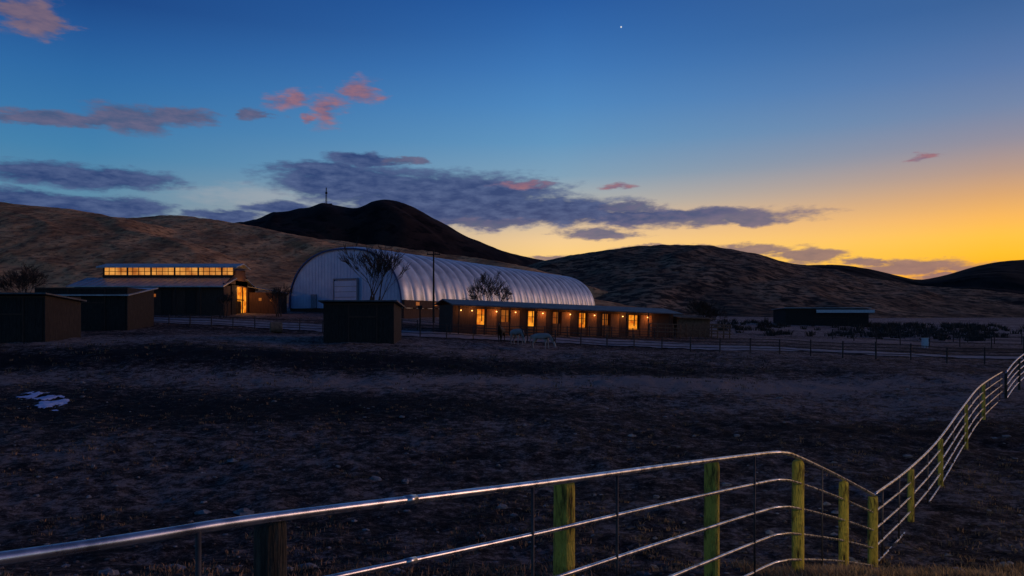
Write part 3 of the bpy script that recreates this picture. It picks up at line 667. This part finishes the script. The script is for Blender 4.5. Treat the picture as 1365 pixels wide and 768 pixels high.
secD=[fp(1341,497,37.5),fp(1365,472,42),fp(1420,440,50)]
pf=empty('pipe_fence')
for nm,pts,r0,r1 in (('near_rails',sm(secA+[corner]+secB,8),.024,.020),('far_rails',sm([secB[-1]]+secC,8),.028,.024),('end_rails',sm(secD,6),.032,.030)):
    mb=MB()
    for k in range(5):
        mb.tube([p-Vector((0,0,.335*k)) for p in pts],r0 if k==0 else r1*.85,10)
    mb.obj(nm,pipe,pf,smooth=True)
full=sm(secA+[corner]+secB,40)
def nearest(u):
    return min(full,key=lambda p:abs(p.x/max(p.y,.1)*F+UC-u) if p.y>.3 else 1e9)
mb=MB()
for u_ in (545,):
    p=nearest(u_); q=full[min(full.index(p)+1,len(full)-1)]; d=(q-p).normalized()
    for k in range(5): 
        c=p-Vector((0,0,.335*k)); mb.tube([c-d*.04,c+d*.04],.027 if k==0 else .020,12)
mb.obj('couplings',pipe,pf,smooth=True)
mb=MB()
for u_ in (268,710,820,1005,1095):
    p=nearest(u_); mb.tube([(p.x,p.y-.02,p.z-.01),(p.x,p.y-.02,p.z-1.6)],.012,6)
cf=sm([secB[-1]]+secC,20)
for i in range(6,len(cf),9): p=cf[i]; mb.tube([(p.x,p.y,p.z),(p.x,p.y,p.z-1.45)],.02,6)
mb.obj('stays',mat('rusty_steel',(.05,.045,.045),(.12,.10,.095),8,.6,metal=.5),pf,smooth=True)
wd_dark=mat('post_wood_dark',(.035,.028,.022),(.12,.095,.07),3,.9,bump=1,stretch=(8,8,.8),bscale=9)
wd_yel=mat('post_wood_yellow_lit',(.10,.065,.02),(.86,.62,.09),1.9,.9,bump=1.2,stretch=(7,7,1.6),bscale=9,lo=.36,hi=.52,detail=6)  # yellow lamplight on the posts put into the mottled wood colour
def post(name,p,r,m,drop,top=-.035,back=.13):
    mb=MB(); n=18; vs=[]; d=Vector((-.6,.8,0)).normalized()*back
    H_=1.75; lev=[0,.3,.7,1.1,1.45,1.7,1.738,H_]
    ph=random.uniform(0,6)
    for i,hh in enumerate(lev):
        rr3=r*(1-.03*i/3)*(1 if i<6 else (.96 if i==6 else .85))
        for k in range(n):
            t=6.283*k/n; q=rr3*(1+.035*math.sin(3*t+ph)+.02*math.sin(7*t+ph*2)+.015*math.sin(hh*5+t))
            vs.append((q*math.cos(t),q*math.sin(t),hh-H_+(0.012*math.sin(t*2+ph) if i>5 else 0)))
    fs=[]
    for i in range(len(lev)-1):
        for k in range(n): k2=(k+1)%n; fs.append((i*n+k,i*n+k2,(i+1)*n+k2,(i+1)*n+k))
    fs.append(tuple((len(lev)-1)*n+k for k in range(n)))
    mb.add(vs,fs); mb.obj(name,m,pf,smooth=False,loc=(p.x+d.x,p.y+d.y,p.z+top))
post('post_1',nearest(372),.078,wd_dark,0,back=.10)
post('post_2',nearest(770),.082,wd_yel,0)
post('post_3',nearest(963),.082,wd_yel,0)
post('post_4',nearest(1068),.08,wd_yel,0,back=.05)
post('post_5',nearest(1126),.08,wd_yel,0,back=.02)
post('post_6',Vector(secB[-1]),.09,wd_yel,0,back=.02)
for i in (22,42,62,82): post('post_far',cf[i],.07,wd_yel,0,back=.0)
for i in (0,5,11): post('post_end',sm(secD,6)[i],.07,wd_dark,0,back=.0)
yl=empty('yard_lamp',(7.5,-5.0,-2.2))
mb=MB(); mb.tube([(0,0,-.3),(0,0,5.0),(0,.25,5.25),(0,.7,5.3)],[.06,.05,.035,.035],10); mb.obj('pole',mm,yl,smooth=True)
mb=MB(); mb.tube([(0,.68,5.42),(0,.7,5.38),(0,.78,5.2)],[.05,.10,.17],14); mb.obj('shade',mm,yl)
mb=MB(); mb.tube([(0,.80,5.14),(0,.82,5.10)],[.08,.05],10); mb.obj('bulb',gbulb,yl)
sp=bpy.data.lights.new('yard_spot','SPOT'); sp.energy=1800; sp.color=(1,.80,.42); sp.spot_size=math.radians(50); sp.spot_blend=.7; sp.shadow_soft_size=.08
spo=bpy.data.objects.new('yard_spot',sp); col.objects.link(spo); spo.location=(7.5,-4.1,2.85)
spo.rotation_euler=(Vector((9.0,15,-3.3))-Vector(spo.location)).to_track_quat('-Z','Y').to_euler()
# ================================================================= CAMERA
cd=bpy.data.cameras.new('camera'); cam=bpy.data.objects.new('camera',cd); col.objects.link(cam)
cam.location=(0,0,0); cam.rotation_euler=(math.pi/2,0,0); cd.lens=26.0; cd.sensor_width=36; cd.shift_y=(VH-384)/1365.0; cd.clip_start=.05; cd.clip_end=20000
sc.camera=cam
sc.view_settings.view_transform='Standard'; sc.view_settings.look='None'; sc.view_settings.exposure=0
